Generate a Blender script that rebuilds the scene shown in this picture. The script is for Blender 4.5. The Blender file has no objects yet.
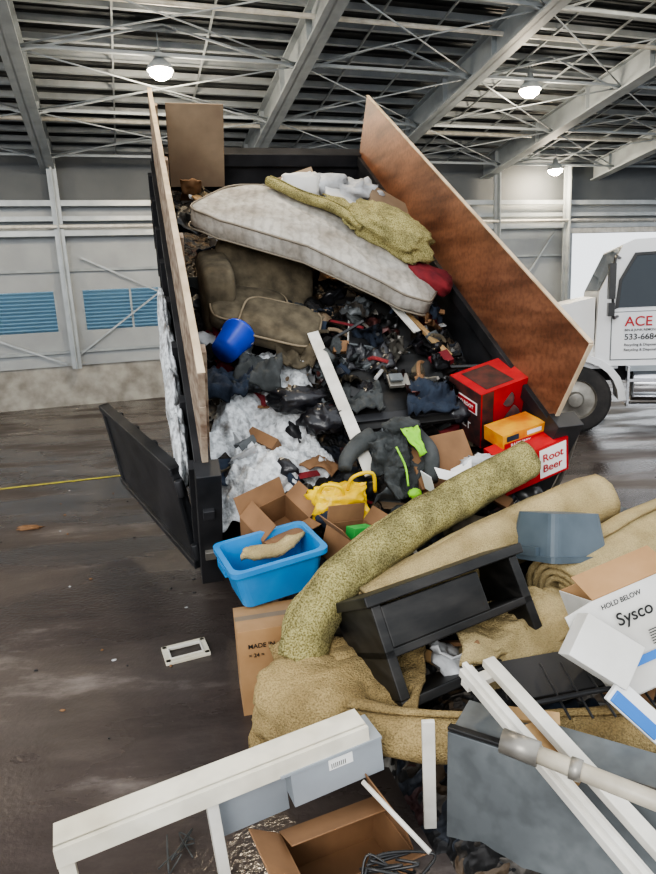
import bpy, math, random
from mathutils import Vector, Matrix, Euler, noise
V=Vector
random.seed(7)
# ---------------------------------------------------------------- materials
MATS={}
def mat(name,c1,c2=None,scale=5,rough=.6,metal=0,bump=0,bscale=None,detail=4,lo=.35,hi=.65,emit=0,spec=.5,stretch=None,speck=None,stripes=None):
    if name in MATS: return MATS[name]
    m=bpy.data.materials.new(name); m.use_nodes=True; nt=m.node_tree; b=nt.nodes['Principled BSDF']
    b.inputs['Roughness'].default_value=rough; b.inputs['Metallic'].default_value=metal
    b.inputs['Specular IOR Level'].default_value=spec
    b.inputs['Base Color'].default_value=(*c1,1)
    tc=nt.nodes.new('ShaderNodeTexCoord'); mp=nt.nodes.new('ShaderNodeMapping')
    nt.links.new(tc.outputs['Object'],mp.inputs[0])
    if stretch: mp.inputs['Scale'].default_value=stretch
    if c2 is not None:
        n=nt.nodes.new('ShaderNodeTexNoise'); n.inputs['Scale'].default_value=scale; n.inputs['Detail'].default_value=detail
        r=nt.nodes.new('ShaderNodeValToRGB'); r.color_ramp.elements[0].position=lo; r.color_ramp.elements[1].position=hi
        r.color_ramp.elements[0].color=(*c1,1); r.color_ramp.elements[1].color=(*c2,1)
        nt.links.new(mp.outputs[0],n.inputs['Vector']); nt.links.new(n.outputs[0],r.inputs[0]); out=r.outputs[0]
        if speck:
            n4=nt.nodes.new('ShaderNodeTexNoise'); n4.inputs['Scale'].default_value=speck[0]; n4.inputs['Detail'].default_value=2
            r4=nt.nodes.new('ShaderNodeValToRGB'); r4.color_ramp.elements[0].position=.36; r4.color_ramp.elements[1].position=.56
            r4.color_ramp.elements[0].color=(speck[1],)*3+(1,); r4.color_ramp.elements[1].color=(1,1,1,1)
            mx=nt.nodes.new('ShaderNodeMixRGB'); mx.blend_type='MULTIPLY'; mx.inputs[0].default_value=1
            nt.links.new(tc.outputs['Object'],n4.inputs[0]); nt.links.new(n4.outputs[0],r4.inputs[0]); nt.links.new(out,mx.inputs[1]); nt.links.new(r4.outputs[0],mx.inputs[2]); out=mx.outputs[0]
        if stripes:
            wv=nt.nodes.new('ShaderNodeTexWave'); wv.inputs['Scale'].default_value=stripes[0]; wv.inputs['Distortion'].default_value=5; wv.inputs['Detail'].default_value=4; wv.inputs['Detail Scale'].default_value=3
            r5=nt.nodes.new('ShaderNodeValToRGB'); r5.color_ramp.elements[0].color=(stripes[1],)*3+(1,); r5.color_ramp.elements[1].color=(1,1,1,1); r5.color_ramp.elements[0].position=.1; r5.color_ramp.elements[1].position=.45
            mx=nt.nodes.new('ShaderNodeMixRGB'); mx.blend_type='MULTIPLY'; mx.inputs[0].default_value=1
            nt.links.new(tc.outputs['Object'],wv.inputs[0]); nt.links.new(wv.outputs[1],r5.inputs[0]); nt.links.new(out,mx.inputs[1]); nt.links.new(r5.outputs[0],mx.inputs[2]); out=mx.outputs[0]
        nt.links.new(out,b.inputs['Base Color'])
    if bump:
        n2=nt.nodes.new('ShaderNodeTexNoise'); n2.inputs['Scale'].default_value=bscale or scale*3; n2.inputs['Detail'].default_value=5
        bp=nt.nodes.new('ShaderNodeBump'); bp.inputs['Strength'].default_value=bump; bp.inputs['Distance'].default_value=.02
        nt.links.new(mp.outputs[0],n2.inputs['Vector']); nt.links.new(n2.outputs[0],bp.inputs['Height']); nt.links.new(bp.outputs[0],b.inputs['Normal'])
    if emit:
        b.inputs['Emission Color'].default_value=(*c1,1); b.inputs['Emission Strength'].default_value=emit
    MATS[name]=m; return m
white_paint=mat('white_paint',(.78,.76,.70),(.60,.57,.50),4,.45,speck=(9,.86))
cream_paint=mat('cream_paint',(.80,.76,.64),(.62,.57,.45),3,.4,speck=(9,.88))
grey_panel=mat('grey_panel',(.34,.37,.40),(.26,.285,.31),3,.4)
dull_panel=mat('dull_panel',(.16,.175,.18),(.10,.11,.115),3,.45,detail=9,speck=(14,.8))
black_steel=mat('black_steel',(.010,.011,.013),(.030,.030,.033),3,.45,bump=.1,detail=9)
black_wood=mat('black_wood',(.007,.007,.007),(.040,.037,.034),4,.45,stretch=(1,1,3),spec=.4,detail=10,lo=.42,hi=.8)
black_plastic=mat('black_plastic',(.012,.012,.013),(.025,.025,.025),6,.35)
rubber=mat('rubber',(.02,.02,.02),(.045,.04,.038),5,.8,bump=.2)
plywood=mat('plywood_red',(.105,.040,.020),(.24,.105,.057),2.6,.5,detail=12,bump=.08,stretch=(1,.5,3),speck=(30,.75))
plyedge=mat('ply_edge',(.62,.50,.36),(.45,.34,.22),6,.7)
plank=mat('weathered_plank',(.42,.34,.26),(.17,.11,.075),5,.75,stretch=(3,.6,3))
tanboard=mat('tan_board',(.25,.185,.12),(.18,.125,.08),3,.7,detail=8)
cardboard=mat('cardboard',(.42,.25,.12),(.32,.18,.08),4,.8,detail=8)
cardboard_d=mat('cardboard_dark',(.25,.135,.065),(.16,.085,.04),4,.8,detail=8)
cardboard_w=mat('cardboard_white',(.72,.71,.68),(.56,.54,.49),3,.6)
olive=mat('carpet_olive',(.185,.155,.045),(.54,.48,.21),120,.95,bump=1,bscale=130,detail=2,lo=.36,hi=.60,speck=(7,.62))
beige=mat('carpet_beige',(.50,.37,.17),(.27,.19,.08),4,.95,bump=1,bscale=110,detail=10,lo=.38,hi=.7,speck=(130,.62))
beige2=mat('carpet_backing',(.56,.44,.23),(.34,.26,.12),3.5,.9,bump=.8,bscale=120,detail=10,speck=(150,.74))
snow=mat('snow',(.80,.83,.85),(.24,.22,.20),8,.6,bump=1,bscale=30,lo=.50,hi=.72,detail=10,speck=(24,.6))
mattress_m=mat('mattress_fabric',(.47,.445,.40),(.22,.19,.15),3.0,.85,bump=.5,bscale=16,detail=12,lo=.40,hi=.72,stripes=(4,.86),speck=(16,.8))
mattress_s=mat('mattress_piping',(.20,.17,.13),None)
sofa_m=mat('sofa_fabric',(.060,.048,.030),(.13,.106,.068),9,.9,bump=.3)
sofa_l=mat('sofa_trim',(.26,.21,.14),(.18,.14,.09),9,.9)
red_cloth=mat('red_cloth',(.20,.015,.02),(.11,.008,.014),8,.85,bump=.3)
blue_p=mat('blue_plastic',(.012,.05,.46),(.02,.07,.58),5,.3)
tote_blue=mat('tote_blue',(.02,.20,.50),(.03,.25,.57),5,.35)
tote_grey=mat('tote_grey',(.065,.090,.11),(.09,.12,.145),5,.45)
black_bag=mat('black_bag',(.010,.010,.012),(.025,.025,.03),5,.28,bump=.6,bscale=12)
yellow_bag=mat('yellow_bag',(.85,.58,.01),(.68,.42,.01),6,.4,bump=.5,bscale=14)
navy=mat('navy_cloth',(.010,.016,.03),(.022,.033,.055),8,.9,bump=.5,bscale=20)
grey_cloth=mat('grey_cloth',(.030,.034,.034),(.068,.073,.073),8,.85,bump=.5,bscale=20)
neon=mat('neon_green',(.33,.72,.04),(.22,.55,.03),8,.6)
green=mat('green_paper',(.04,.36,.07),None)
redbox=mat('red_print',(.52,.012,.02),(.36,.006,.014),6,.4)
darkprint=mat('dark_print',(.03,.02,.02),(.11,.035,.03),14,.4)
yellowbox=mat('yellow_print',(.78,.42,.03),(.60,.16,.02),6,.45)
whitebag=mat('white_bag',(.55,.56,.57),(.34,.34,.34),7,.4,bump=.6,bscale=15)
paper=mat('paper_white',(.85,.85,.83),None,rough=.6)
ink=mat('ink_black',(.01,.01,.01),None)
bluetape=mat('blue_label',(.04,.19,.56),None)
metal_g=mat('galvanised',(.36,.34,.30),(.24,.225,.20),8,.4,metal=.6)
pipe_cream=mat('pipe_cream',(.55,.50,.40),(.38,.34,.27),8,.4)
chrome=mat('chrome',(.75,.76,.78),None,rough=.2,metal=1)
truck_white=mat('truck_white',(.82,.83,.84),None,rough=.25)
glass_d=mat('dark_glass',(.02,.03,.04),None,rough=.05)
steel_l=mat('steel_primer',(.34,.375,.40),(.26,.29,.31),3,.5)
purlin_m=mat('purlin_steel',(.40,.43,.45),(.30,.33,.35),3,.35,metal=.2)
deck_m=mat('roof_deck',(.045,.050,.056),(.07,.078,.085),2,.6)
lamp_m=mat('lamp_glow',(1,.82,.55),None,emit=200)
concrete=mat('concrete_curb',(.38,.37,.34),(.22,.21,.19),3,.85,bump=.3)
wallm=mat('wall_siding_light',(.36,.385,.40),(.28,.30,.315),1,.5)
walld=mat('wall_siding_dark',(.10,.11,.12),(.075,.085,.095),1,.6)
wood_n=mat('raw_wood',(.50,.33,.16),(.36,.22,.10),5,.7)
yline=mat('yellow_line_paint',(.62,.60,.05),(.30,.27,.06),12,.6)
wm=bpy.data.materials.new('window_plastic'); wm.use_nodes=True; nt=wm.node_tree; nt.nodes.clear()
t=nt.nodes.new('ShaderNodeBsdfTranslucent'); t.inputs[0].default_value=(.50,.68,.78,1); o=nt.nodes.new('ShaderNodeOutputMaterial')
g=nt.nodes.new('ShaderNodeBsdfDiffuse'); g.inputs[0].default_value=(.28,.38,.45,1); mx=nt.nodes.new('ShaderNodeMixShader'); mx.inputs[0].default_value=.35
nt.links.new(t.outputs[0],mx.inputs[1]); nt.links.new(g.outputs[0],mx.inputs[2]); nt.links.new(mx.outputs[0],o.inputs[0])
# floor : wet muddy asphalt
fm=bpy.data.materials.new('wet_floor'); fm.use_nodes=True; nt=fm.node_tree; b=nt.nodes['Principled BSDF']
tc=nt.nodes.new('ShaderNodeTexCoord'); mp=nt.nodes.new('ShaderNodeMapping'); mp.inputs['Rotation'].default_value=(0,0,-.35); mp.inputs['Scale'].default_value=(.55,1.5,1)
nt.links.new(tc.outputs['Object'],mp.inputs[0])
n1=nt.nodes.new('ShaderNodeTexNoise'); n1.inputs['Scale'].default_value=1.3; n1.inputs['Detail'].default_value=14; n1.inputs['Roughness'].default_value=.72
r1=nt.nodes.new('ShaderNodeValToRGB'); cr=r1.color_ramp
cr.elements[0].position=.30; cr.elements[0].color=(.036,.029,.027,1); cr.elements[1].position=.78; cr.elements[1].color=(.26,.23,.215,1)
e=cr.elements.new(.56); e.color=(.074,.060,.055,1)
nt.links.new(mp.outputs[0],n1.inputs[0]); nt.links.new(n1.outputs[0],r1.inputs[0]); nt.links.new(r1.outputs[0],b.inputs['Base Color'])
n2=nt.nodes.new('ShaderNodeTexNoise'); n2.inputs['Scale'].default_value=.9; n2.inputs['Detail'].default_value=8
r2=nt.nodes.new('ShaderNodeValToRGB'); r2.color_ramp.elements[0].position=.44; r2.color_ramp.elements[0].color=(.14,.14,.14,1); r2.color_ramp.elements[1].position=.60; r2.color_ramp.elements[1].color=(.52,.52,.52,1)
nt.links.new(mp.outputs[0],n2.inputs[0]); nt.links.new(n2.outputs[0],r2.inputs[0]); nt.links.new(r2.outputs[0],b.inputs['Roughness'])
n3=nt.nodes.new('ShaderNodeTexNoise'); n3.inputs['Scale'].default_value=34; n3.inputs['Detail'].default_value=5
bp=nt.nodes.new('ShaderNodeBump'); bp.inputs['Strength'].default_value=.3; bp.inputs['Distance'].default_value=.01
nt.links.new(tc.outputs['Object'],n3.inputs[0]); nt.links.new(n3.outputs[0],bp.inputs['Height']); nt.links.new(bp.outputs[0],b.inputs['Normal'])
# heap : mixed rubbish
hm=bpy.data.materials.new('mixed_rubbish'); hm.use_nodes=True; nt=hm.node_tree; b=nt.nodes['Principled BSDF']; b.inputs['Roughness'].default_value=.7
tc=nt.nodes.new('ShaderNodeTexCoord'); vo=nt.nodes.new('ShaderNodeTexVoronoi'); vo.inputs['Scale'].default_value=11
nn=nt.nodes.new('ShaderNodeTexNoise'); nn.inputs['Scale'].default_value=7; ad=nt.nodes.new('ShaderNodeMixRGB'); ad.inputs[0].default_value=.35
nt.links.new(tc.outputs['Object'],nn.inputs[0]); nt.links.new(tc.outputs['Object'],ad.inputs[1]); nt.links.new(nn.outputs[1],ad.inputs[2]); nt.links.new(ad.outputs[0],vo.inputs[0])
sp=nt.nodes.new('ShaderNodeSeparateColor'); nt.links.new(vo.outputs['Color'],sp.inputs[0])
rr=nt.nodes.new('ShaderNodeValToRGB'); cr=rr.color_ramp; cr.interpolation='CONSTANT'
cols=[(0,(.012,.011,.011)),(.3,(.030,.024,.019)),(.45,(.016,.02,.028)),(.58,(.07,.047,.028)),(.68,(.012,.012,.013)),(.84,(.09,.08,.07)),(.91,(.04,.015,.015)),(.96,(.25,.24,.22))]
cr.elements[0].position=0; cr.elements[0].color=(*cols[0][1],1); cr.elements[1].position=cols[-1][0]; cr.elements[1].color=(*cols[-1][1],1)
for ps,c in cols[1:-1]:
    e=cr.elements.new(ps); e.color=(*c,1)
nt.links.new(sp.outputs[0],rr.inputs[0]); nt.links.new(rr.outputs[0],b.inputs['Base Color'])
bp=nt.nodes.new('ShaderNodeBump'); bp.inputs['Strength'].default_value=1; bp.inputs['Distance'].default_value=.05
nt.links.new(vo.outputs['Distance'],bp.inputs['Height']); nt.links.new(bp.outputs[0],b.inputs['Normal'])
# ---------------------------------------------------------------- mesh builder
def rot(x=0,y=0,z=0): return Euler((math.radians(x),math.radians(y),math.radians(z))).to_matrix()
def smooth_path(pts,sub=8):
    pts=[V(p) for p in pts]
    if len(pts)<3:
        return [pts[0].lerp(pts[-1],i/sub) for i in range(sub+1)]
    P=[pts[0]*2-pts[1]]+pts+[pts[-1]*2-pts[-2]]; out=[]
    for i in range(1,len(P)-2):
        for k in range(sub):
            t=k/sub; a,b_,c,d=P[i-1],P[i],P[i+1],P[i+2]
            out.append(.5*((2*b_)+(c-a)*t+(2*a-5*b_+4*c-d)*t*t+(3*b_-a-3*c+d)*t**3))
    out.append(pts[-1]); return out
def frames(path):
    n=len(path); up=None; fr=[]
    for i in range(n):
        tn=(path[min(i+1,n-1)]-path[max(i-1,0)]).normalized()
        if up is None:
            up=V((0,0,1)) if abs(tn.z)<.9 else V((0,1,0))
        a=up-tn*up.dot(tn); a.normalize(); up=a; fr.append((tn,a,tn.cross(a)))
    return fr
class M:
    def __init__(s,name): s.n=name; s.v=[]; s.f=[]; s.mi=[]; s.ms=[]; s.sm=[]
    def add(s,vs,fs,m,sm=False):
        if m not in s.ms: s.ms.append(m)
        k=len(s.v); s.v+= [V(x) for x in vs]; i=s.ms.index(m)
        for f in fs: s.f.append([k+j for j in f]); s.mi.append(i); s.sm.append(sm)
    def box(s,O,U,W,w,m,ortho=True):
        O,U,W=V(O),V(U),V(W)
        if ortho: W=W-U*(W.dot(U)/U.dot(U))
        N=U.cross(W).normalized()*w
        vs=[O,O+U,O+U+W,O+W]; vs=vs+[p+N for p in vs]
        s.add(vs,[(3,2,1,0),(4,5,6,7),(0,1,5,4),(1,2,6,5),(2,3,7,6),(3,0,4,7)],m)
    def cbox(s,c,d,m,R=None,taper=1):
        R=R or Matrix.Identity(3); c=V(c); vs=[]
        for z in(-1,1):
            k=1 if z<0 else taper
            for x,y in((-1,-1),(1,-1),(1,1),(-1,1)): vs.append(c+R@V((x*d[0]/2*k,y*d[1]/2*k,z*d[2]/2)))
        s.add(vs,[(3,2,1,0),(4,5,6,7),(0,1,5,4),(1,2,6,5),(2,3,7,6),(3,0,4,7)],m)
    def bar(s,a,b,w,h,m):
        a,b=V(a),V(b); t=(b-a).normalized(); up=V((0,0,1)) if abs(t.z)<.95 else V((0,1,0))
        x=t.cross(up).normalized(); y=x.cross(t)
        s.add([a+x*i*w/2+y*j*h/2 for i,j in((-1,-1),(1,-1),(1,1),(-1,1))]+[b+x*i*w/2+y*j*h/2 for i,j in((-1,-1),(1,-1),(1,1),(-1,1))],[(3,2,1,0),(4,5,6,7),(0,1,5,4),(1,2,6,5),(2,3,7,6),(3,0,4,7)],m)
    def loft(s,loops,m,c0=True,c1=True,sm=True):
        n=len(loops[0]); vs=[p for l in loops for p in l]; fs=[]
        for i in range(len(loops)-1):
            for j in range(n): fs.append((i*n+j,i*n+(j+1)%n,(i+1)*n+(j+1)%n,(i+1)*n+j))
        if c0: fs.append(tuple(range(n))[::-1])
        if c1: fs.append(tuple((len(loops)-1)*n+j for j in range(n)))
        s.add(vs,fs,m,sm)
    def tube(s,path,r,m,n=10,sub=6,raw=False):
        P=[V(p) for p in path] if raw else smooth_path(path,sub); fr=frames(P); L=[]
        for i,(p,(t_,a,b_)) in enumerate(zip(P,fr)):
            q=i/(len(P)-1); rr_=r if not isinstance(r,(list,tuple)) else r[0]+(r[1]-r[0])*q
            L.append([p+(a*math.cos(2*math.pi*j/n)+b_*math.sin(2*math.pi*j/n))*rr_ for j in range(n)])
        s.loft(L,m)
    def blob(s,c,rad,m,seed=0,amp=.2,fr_=2.5,R=None,e=1,n=28,func=None):
        R=R or Matrix.Identity(3); c=V(c); vs=[]; fs=[]; k=n//2
        sg=lambda x:(abs(x)**e)*(1 if x>=0 else -1)
        for i in range(k+1):
            th=math.pi*i/k
            for j in range(n):
                ph=2*math.pi*j/n
                d=V((sg(math.sin(th)*1.0)*sg(math.cos(ph)),sg(math.sin(th))*sg(math.sin(ph)),sg(math.cos(th))))
                f_=1+amp*noise.fractal(d*fr_+V((seed*7.3,seed*3.1,seed)),.8,2.0,4)
                p=V((d.x*rad[0],d.y*rad[1],d.z*rad[2]))*f_
                if func: p=func(p)
                vs.append(c+R@p)
        for i in range(k):
            for j in range(n): fs.append((i*n+j,(i+1)*n+j,(i+1)*n+(j+1)%n,i*n+(j+1)%n))
        s.add(vs,fs,m,True)
    def roll(s,path,r,m,turns=4,wob=.05,seed=0,flat=1,m2=None):
        P=smooth_path(path,10); fr=frames(P); K=turns*18; sp=.72*r/turns; L=[]
        for i,(p,(t_,a,b_)) in enumerate(zip(P,fr)):
            ou=[];inn=[]
            for k in range(K+1):
                th=k/18*2*math.pi; rr_=r*.28+sp*k/18
                dd=(a*math.cos(th)*flat+b_*math.sin(th))
                w=1+wob*noise.noise(p*3+dd*1.5+V((seed,0,0)))*2+wob*.6*noise.noise(p*9+dd*3+V((seed,3,0)))
                ou.append(p+dd*rr_*w); inn.append(p+dd*(rr_-sp*.72)*w)
            L.append(ou+inn[::-1])
        n=len(L[0]); vs=[q for l in L for q in l]; fs=[]
        for i in range(len(L)-1):
            for j in range(n): fs.append((i*n+j,i*n+(j+1)%n,(i+1)*n+(j+1)%n,(i+1)*n+j))
        for base,rev in((0,False),((len(L)-1)*n,True)):
            for k in range(K):
                q=(base+k,base+k+1,base+n-2-k,base+n-1-k); fs.append(q if rev else q[::-1])
        s.add(vs,fs,m,True)
    def cloth(s,p00,p10,p11,p01,m,nu=24,nv=16,amp=.03,seed=0,th=.008,fr_=4,ridge=0,rf=3):
        p00,p10,p11,p01=map(V,(p00,p10,p11,p01)); N=(p10-p00).cross(p01-p00).normalized(); vs=[]; fs=[]
        for lay in(0,1):
            for i in range(nu+1):
                for j in range(nv+1):
                    u=i/nu;v=j/nv; p=(p00*(1-u)+p10*u)*(1-v)+(p01*(1-u)+p11*u)*v
                    h_=amp*noise.fractal(p*fr_+V((seed,seed*2,0)),.6,2,4)+ridge*math.sin((u*.8+v*.5+.25*noise.noise(p*2.5))*rf*6.283)
                    q=p+N*(h_+th*lay); q+=V((noise.noise(p*5),noise.noise(p*5+V((9,0,0))),0))*amp*.7
                    vs.append(q)
        K=(nu+1)*(nv+1)
        for i in range(nu):
            for j in range(nv):
                a=i*(nv+1)+j; fs.append((a,a+nv+1,a+nv+2,a+1)); fs.append((K+a,K+a+1,K+a+nv+2,K+a+nv+1))
        edge=[i*(nv+1) for i in range(nu+1)]+[nu*(nv+1)+j for j in range(1,nv+1)]+[i*(nv+1)+nv for i in range(nu-1,-1,-1)]+[j for j in range(nv-1,0,-1)]
        for a,b_ in zip(edge,edge[1:]+edge[:1]): fs.append((a,K+a,K+b_,b_))
        s.add(vs,fs,m,True)
    def finish(s,bevel=0,parent=None):
        c=sum(s.v,V((0,0,0)))/len(s.v)
        me=bpy.data.meshes.new(s.n); me.from_pydata([tuple(p-c) for p in s.v],[],s.f)
        for m in s.ms: me.materials.append(m)
        for p,i,k in zip(me.polygons,s.mi,s.sm): p.material_index=i; p.use_smooth=k
        me.update(); ob=bpy.data.objects.new(s.n,me); ob.location=c; bpy.context.collection.objects.link(ob)
        if bevel:
            bv=ob.modifiers.new('b','BEVEL'); bv.width=bevel; bv.segments=2; bv.limit_method='ANGLE'; bv.angle_limit=.7
        return ob
def text(parent,body,size,O,U,Vv,m=ink):
    U=V(U).normalized(); W=V(Vv); W=(W-U*W.dot(U)).normalized(); N=U.cross(W)
    cu=bpy.data.curves.new('lettering','FONT'); cu.body=body; cu.size=size; cu.extrude=.0005; cu.offset=size*.012; cu.materials.append(m)
    ob=bpy.data.objects.new('lettering',cu); bpy.context.collection.objects.link(ob)
    mw=Matrix((U,W,N)).transposed().to_4x4(); mw.translation=V(O)+N*.003
    bpy.context.view_layer.update()
    ob.parent=parent; ob.matrix_parent_inverse=Matrix.Translation(-V(parent.location)); ob.matrix_basis=mw
    return ob
def rrect(L,W,r,k=4):
    pts=[]
    for cx,cy,a0 in((1,1,0),(-1,1,90),(-1,-1,180),(1,-1,270)):
        for i in range(k+1):
            a=math.radians(a0+90*i/k); pts.append(((L/2-r)*cx+r*math.cos(a),(W/2-r)*cy+r*math.sin(a)))
    return pts
def tote(ob,c,L,W,H,R,m,taper=.82,r=.05,rim=.025,wall=.012):
    c=V(c)
    def lp(l,w,z): return [c+R@V((x,y,z)) for x,y in rrect(l,w,r)]
    ob.loft([lp(L*taper,W*taper,-H/2),lp(L,W,H/2-.03),lp(L+2*rim,W+2*rim,H/2-.03),lp(L+2*rim,W+2*rim,H/2),lp(L-wall,W-wall,H/2),lp(L*taper-wall,W*taper-wall,-H/2+wall)],m,sm=False)
    for sx in(-1,1): ob.cbox(c+R@V((sx*(L/2+rim*.6),0,H/2-.05)),(.03,W*.4,.05),m,R)
def carton(ob,c,d,R,m,fl=(110,110,110,110),t=.006,inner=None):
    c=V(c); L,W,H=d; inner=inner or m
    ob.cbox(c+R@V((0,0,-H/2)),(L,W,t),m,R)
    for sx,sy in((1,0),(-1,0),(0,1),(0,-1)):
        cc=V((sx*L/2,sy*W/2,0)); dd=(t,W,H) if sx else (L,t,H); ob.cbox(c+R@cc,dd,m,R)
    for i,(sx,sy) in enumerate(((1,0),(-1,0),(0,1),(0,-1))):
        if fl[i] is None: continue
        a=math.radians(fl[i]); fl_len=min(L,W)/2*.95
        out=V((sx,sy,0)); dv=-out*math.cos(a)+V((0,0,1))*math.sin(a)
        side=V((-sy,sx,0)); wd=W if sx else L
        O_=V((sx*L/2,sy*W/2,H/2))-side*wd/2
        ob.box(c+R@O_,R@(side*wd),R@(dv*fl_len),t,inner)
# ---------------------------------------------------------------- frames of the place
BO=V((-.892,4.173,.428)); BD=V((-.2135,.8095,.5464)).normalized(); BT=V((.967,.255,0)).normalized(); BN=BT.cross(BD).normalized()
def B(s_,t_,n_): return BO+BD*s_+BT*t_+BN*n_
RB=Matrix((BT,BD,BN)).transposed()
HQ=V((-.255,.967,0))
def Q(q,t_,z):
    p=BO+HQ*q+BT*t_; return V((p.x,p.y,z))
Wp=V((-7.6,14.6,0)); E1=V((.951,.309,0)); E2=V((.309,-.951,0))
def G(p,q,z): return Wp+E1*p+E2*q+V((0,0,z))
prof=[(-9,0),(-2.9,0.02),(-2.3,.16),(-1.3,.40),(-.6,.60),(0,.88),(.5,1.33),(1.3,2.0),(2.1,2.60),(3.2,3.28),(3.8,3.5),(9,3.5)]
def F(q):
    for (a,za),(b_,zb) in zip(prof,prof[1:]):
        if a<=q<=b_: return za+(zb-za)*(q-a)/(b_-a)
    return 0
def ss(x,a,b_):
    t_=max(0,min(1,(x-a)/(b_-a))); return t_*t_*(3-2*t_)
def heapz(q,t_):
    z=F(q)
    if q<.03:
        k=ss(q,-.6,-.05); k2=ss(q,-1.2,-.45); tl=.55*(1-k)+.02*k
        z*=ss(t_,tl-.05,tl+.45*(1-k)+.1*k+.05)*(1-ss(t_,2.2+.75*(1-k2),2.42+.9*(1-k2)))
    return z
# ---------------------------------------------------------------- shell
o_=M('floor'); o_.add([(-30,-12,0),(40,-12,0),(40,45,0),(-30,45,0)],[(0,1,2,3)],fm); fl=o_.finish()
w=M('wall_back')
def wrect(p0,p1,z0,z1,m,th=.1): w.box(G(p0,0,z0),E1*(p1-p0),(0,0,z1-z0),th,m)
wins=[(-1.2,1.55,1.76,2.68),(2.08,4.25,1.76,2.68),(4.9,7.0,1.76,2.68)]
wrect(-12,26,.0,.95,concrete,.05)
wrect(-12,15.6,.95,1.76,wallm); wrect(-12,15.6,2.68,3.75,wallm)
xs=[-12]+[a for wi in wins for a in wi[:2]]+[15.6]
for i in range(0,len(xs),2): wrect(xs[i],xs[i+1],1.76,2.68,wallm)
wrect(20.2,26,.95,3.75,wallm); wrect(-12,26,3.75,4.65,wallm); wrect(-12,26,4.65,6.2,walld)
for i in range(110):
    p=-11.8+i*.34
    inwin=any(a<p<b_ for a,b_,_,_ in wins)
    if p<15.5 or p>20.3:
        if inwin:
            w.box(G(p,.03,.95),E1*.04,(0,0,.8),.02,wallm); w.box(G(p,.03,2.7),E1*.04,(0,0,1.9),.02,wallm)
        else: w.box(G(p,.03,.95),E1*.04,(0,0,3.7),.02,wallm)
for z in (4.75,4.9,5.05,5.2,5.35,5.5,5.65,5.8,5.95,6.1):
    w.box(G(-12,.03,z),E1*38,(0,0,.04),.03,walld)
w.finish()
cw=M('concrete_push_wall'); cw.box(G(-12,.0,0),E1*27.3,(0,0,.95),-.45,concrete); cw.box(G(-12,.0,.95),E1*27.3,(0,0,.06),-.5,steel_l); cw.finish(.02)
for i,(a,b_,z0,z1) in enumerate(wins):
    wi=M('window_%d'%(i+1))
    wi.box(G(a,-.05,z0),E1*(b_-a),(0,0,z1-z0),.01,wm)
    for k in range(11):
        z=z0+(z1-z0)*k/11; wi.box(G(a,.02,z),E1*(b_-a),(E2.x*.05,E2.y*.05,.055),.006,wm)
    for p in (a,(a+b_)/2,b_-.05): wi.box(G(p,.04,z0),E1*.05,(0,0,z1-z0),.05,steel_l)
    wi.box(G(a,.04,z0-.05),E1*(b_-a),(0,0,.05),.05,steel_l); wi.box(G(a,.04,z1),E1*(b_-a),(0,0,.05),.05,steel_l)
    wi.finish()
tr=M('trim_1')
for z,h_ in((3.86,.12),(4.18,.1),(4.5,.12)): tr.box(G(-12,.3,z),E1*38,(0,0,h_),.1,purlin_m)
tr.tube([G(-12,.5,4.05),G(26,.5,4.05)],.04,white_paint,8,1)
tr.box(G(-12,.12,1.25),E1*27.5,(0,0,.06),.06,steel_l); tr.box(G(-12,.12,3.1),E1*27.5,(0,0,.06),.06,steel_l)
for p in(-4,-1.6,1.72,6.1,9.5,13.0,15.3,20.3):
    tr.box(G(p,.38,.9),E1*.2,(0,0,4.6),.06,purlin_m); tr.box(G(p+.08,.32,.9),E1*.04,(0,0,4.6),.25,steel_l)
for a,b_,c,d in((-.6,2.0,1.6,1.0),(1.9,1.2,4.5,3.0),(2.2,3.4,4.6,2.2),(7.5,1.0,9.4,3.8),(11,1,13,3.8),(13,1,15.2,3.8)):
    tr.bar(G(a,.2,b_),G(c,.2,d),.04,.04,purlin_m)
tr.finish()
df=M('door_1')
for p in(15.55,20.15): df.box(G(p,.15,0),E1*.12,(0,0,3.8),.2,steel_l)
df.box(G(15.55,.15,3.72),E1*4.7,(0,0,.15),.2,white_paint); df.finish()
ap=M('snow_bank'); ap.blob(G(18.5,-7,0),(7,2.2,.7),snow,3,.15); ap.finish()
# roof
SL=.14
def RZ(q): return 5.2+SL*q
c=M('ceiling')
def rf(p,q,dz): return G(p,q,RZ(q)+dz)
c.add([rf(-12,-.4,.78),rf(26,-.4,.78),rf(26,12,.78),rf(-12,12,.78)],[(0,1,2,3)],deck_m)
for i in range(64):
    q=-.2+i*.19; a=rf(-12,q,.75); c.box(a,E1*38,rf(-12,q+.05,.75)-a,.03,deck_m)
c.finish()
pl=M('roof_purlins')
for i in range(25):
    q=.1+i*.49
    pl.box(rf(-12,q,.5),E1*38,(0,0,.11),.02,purlin_m); a=rf(-12,q,.5); pl.box(a,E1*38,rf(-12,q+.06,.5)-a,.012,purlin_m)
pl.finish()
bm_=M('roof_beams')
for p in(-6,-2.4,1.75,6.2,9.5,12.9,16.6,20.5):
    a=rf(p,-.1,0); bdir=rf(p,12,0)-a; up=V((0,0,1))
    bm_.box(a-E1*.15,bdir,E1*.3,.03,steel_l); bm_.box(a-E1*.15+up*.47,bdir,E1*.3,.03,steel_l)
    bm_.box(a-E1*.015,bdir,up*.5,.03,steel_l)
    for k in range(7):
        q=.8+k*1.7; bm_.box(rf(p-.14,q,.02),E1*.28,(0,0,.46),.02,steel_l)
bm_.finish()
br=M('roof_bracing')
ps=[-6,-2.4,1.75,6.2,9.5,12.9,16.6,20.5]
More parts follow.
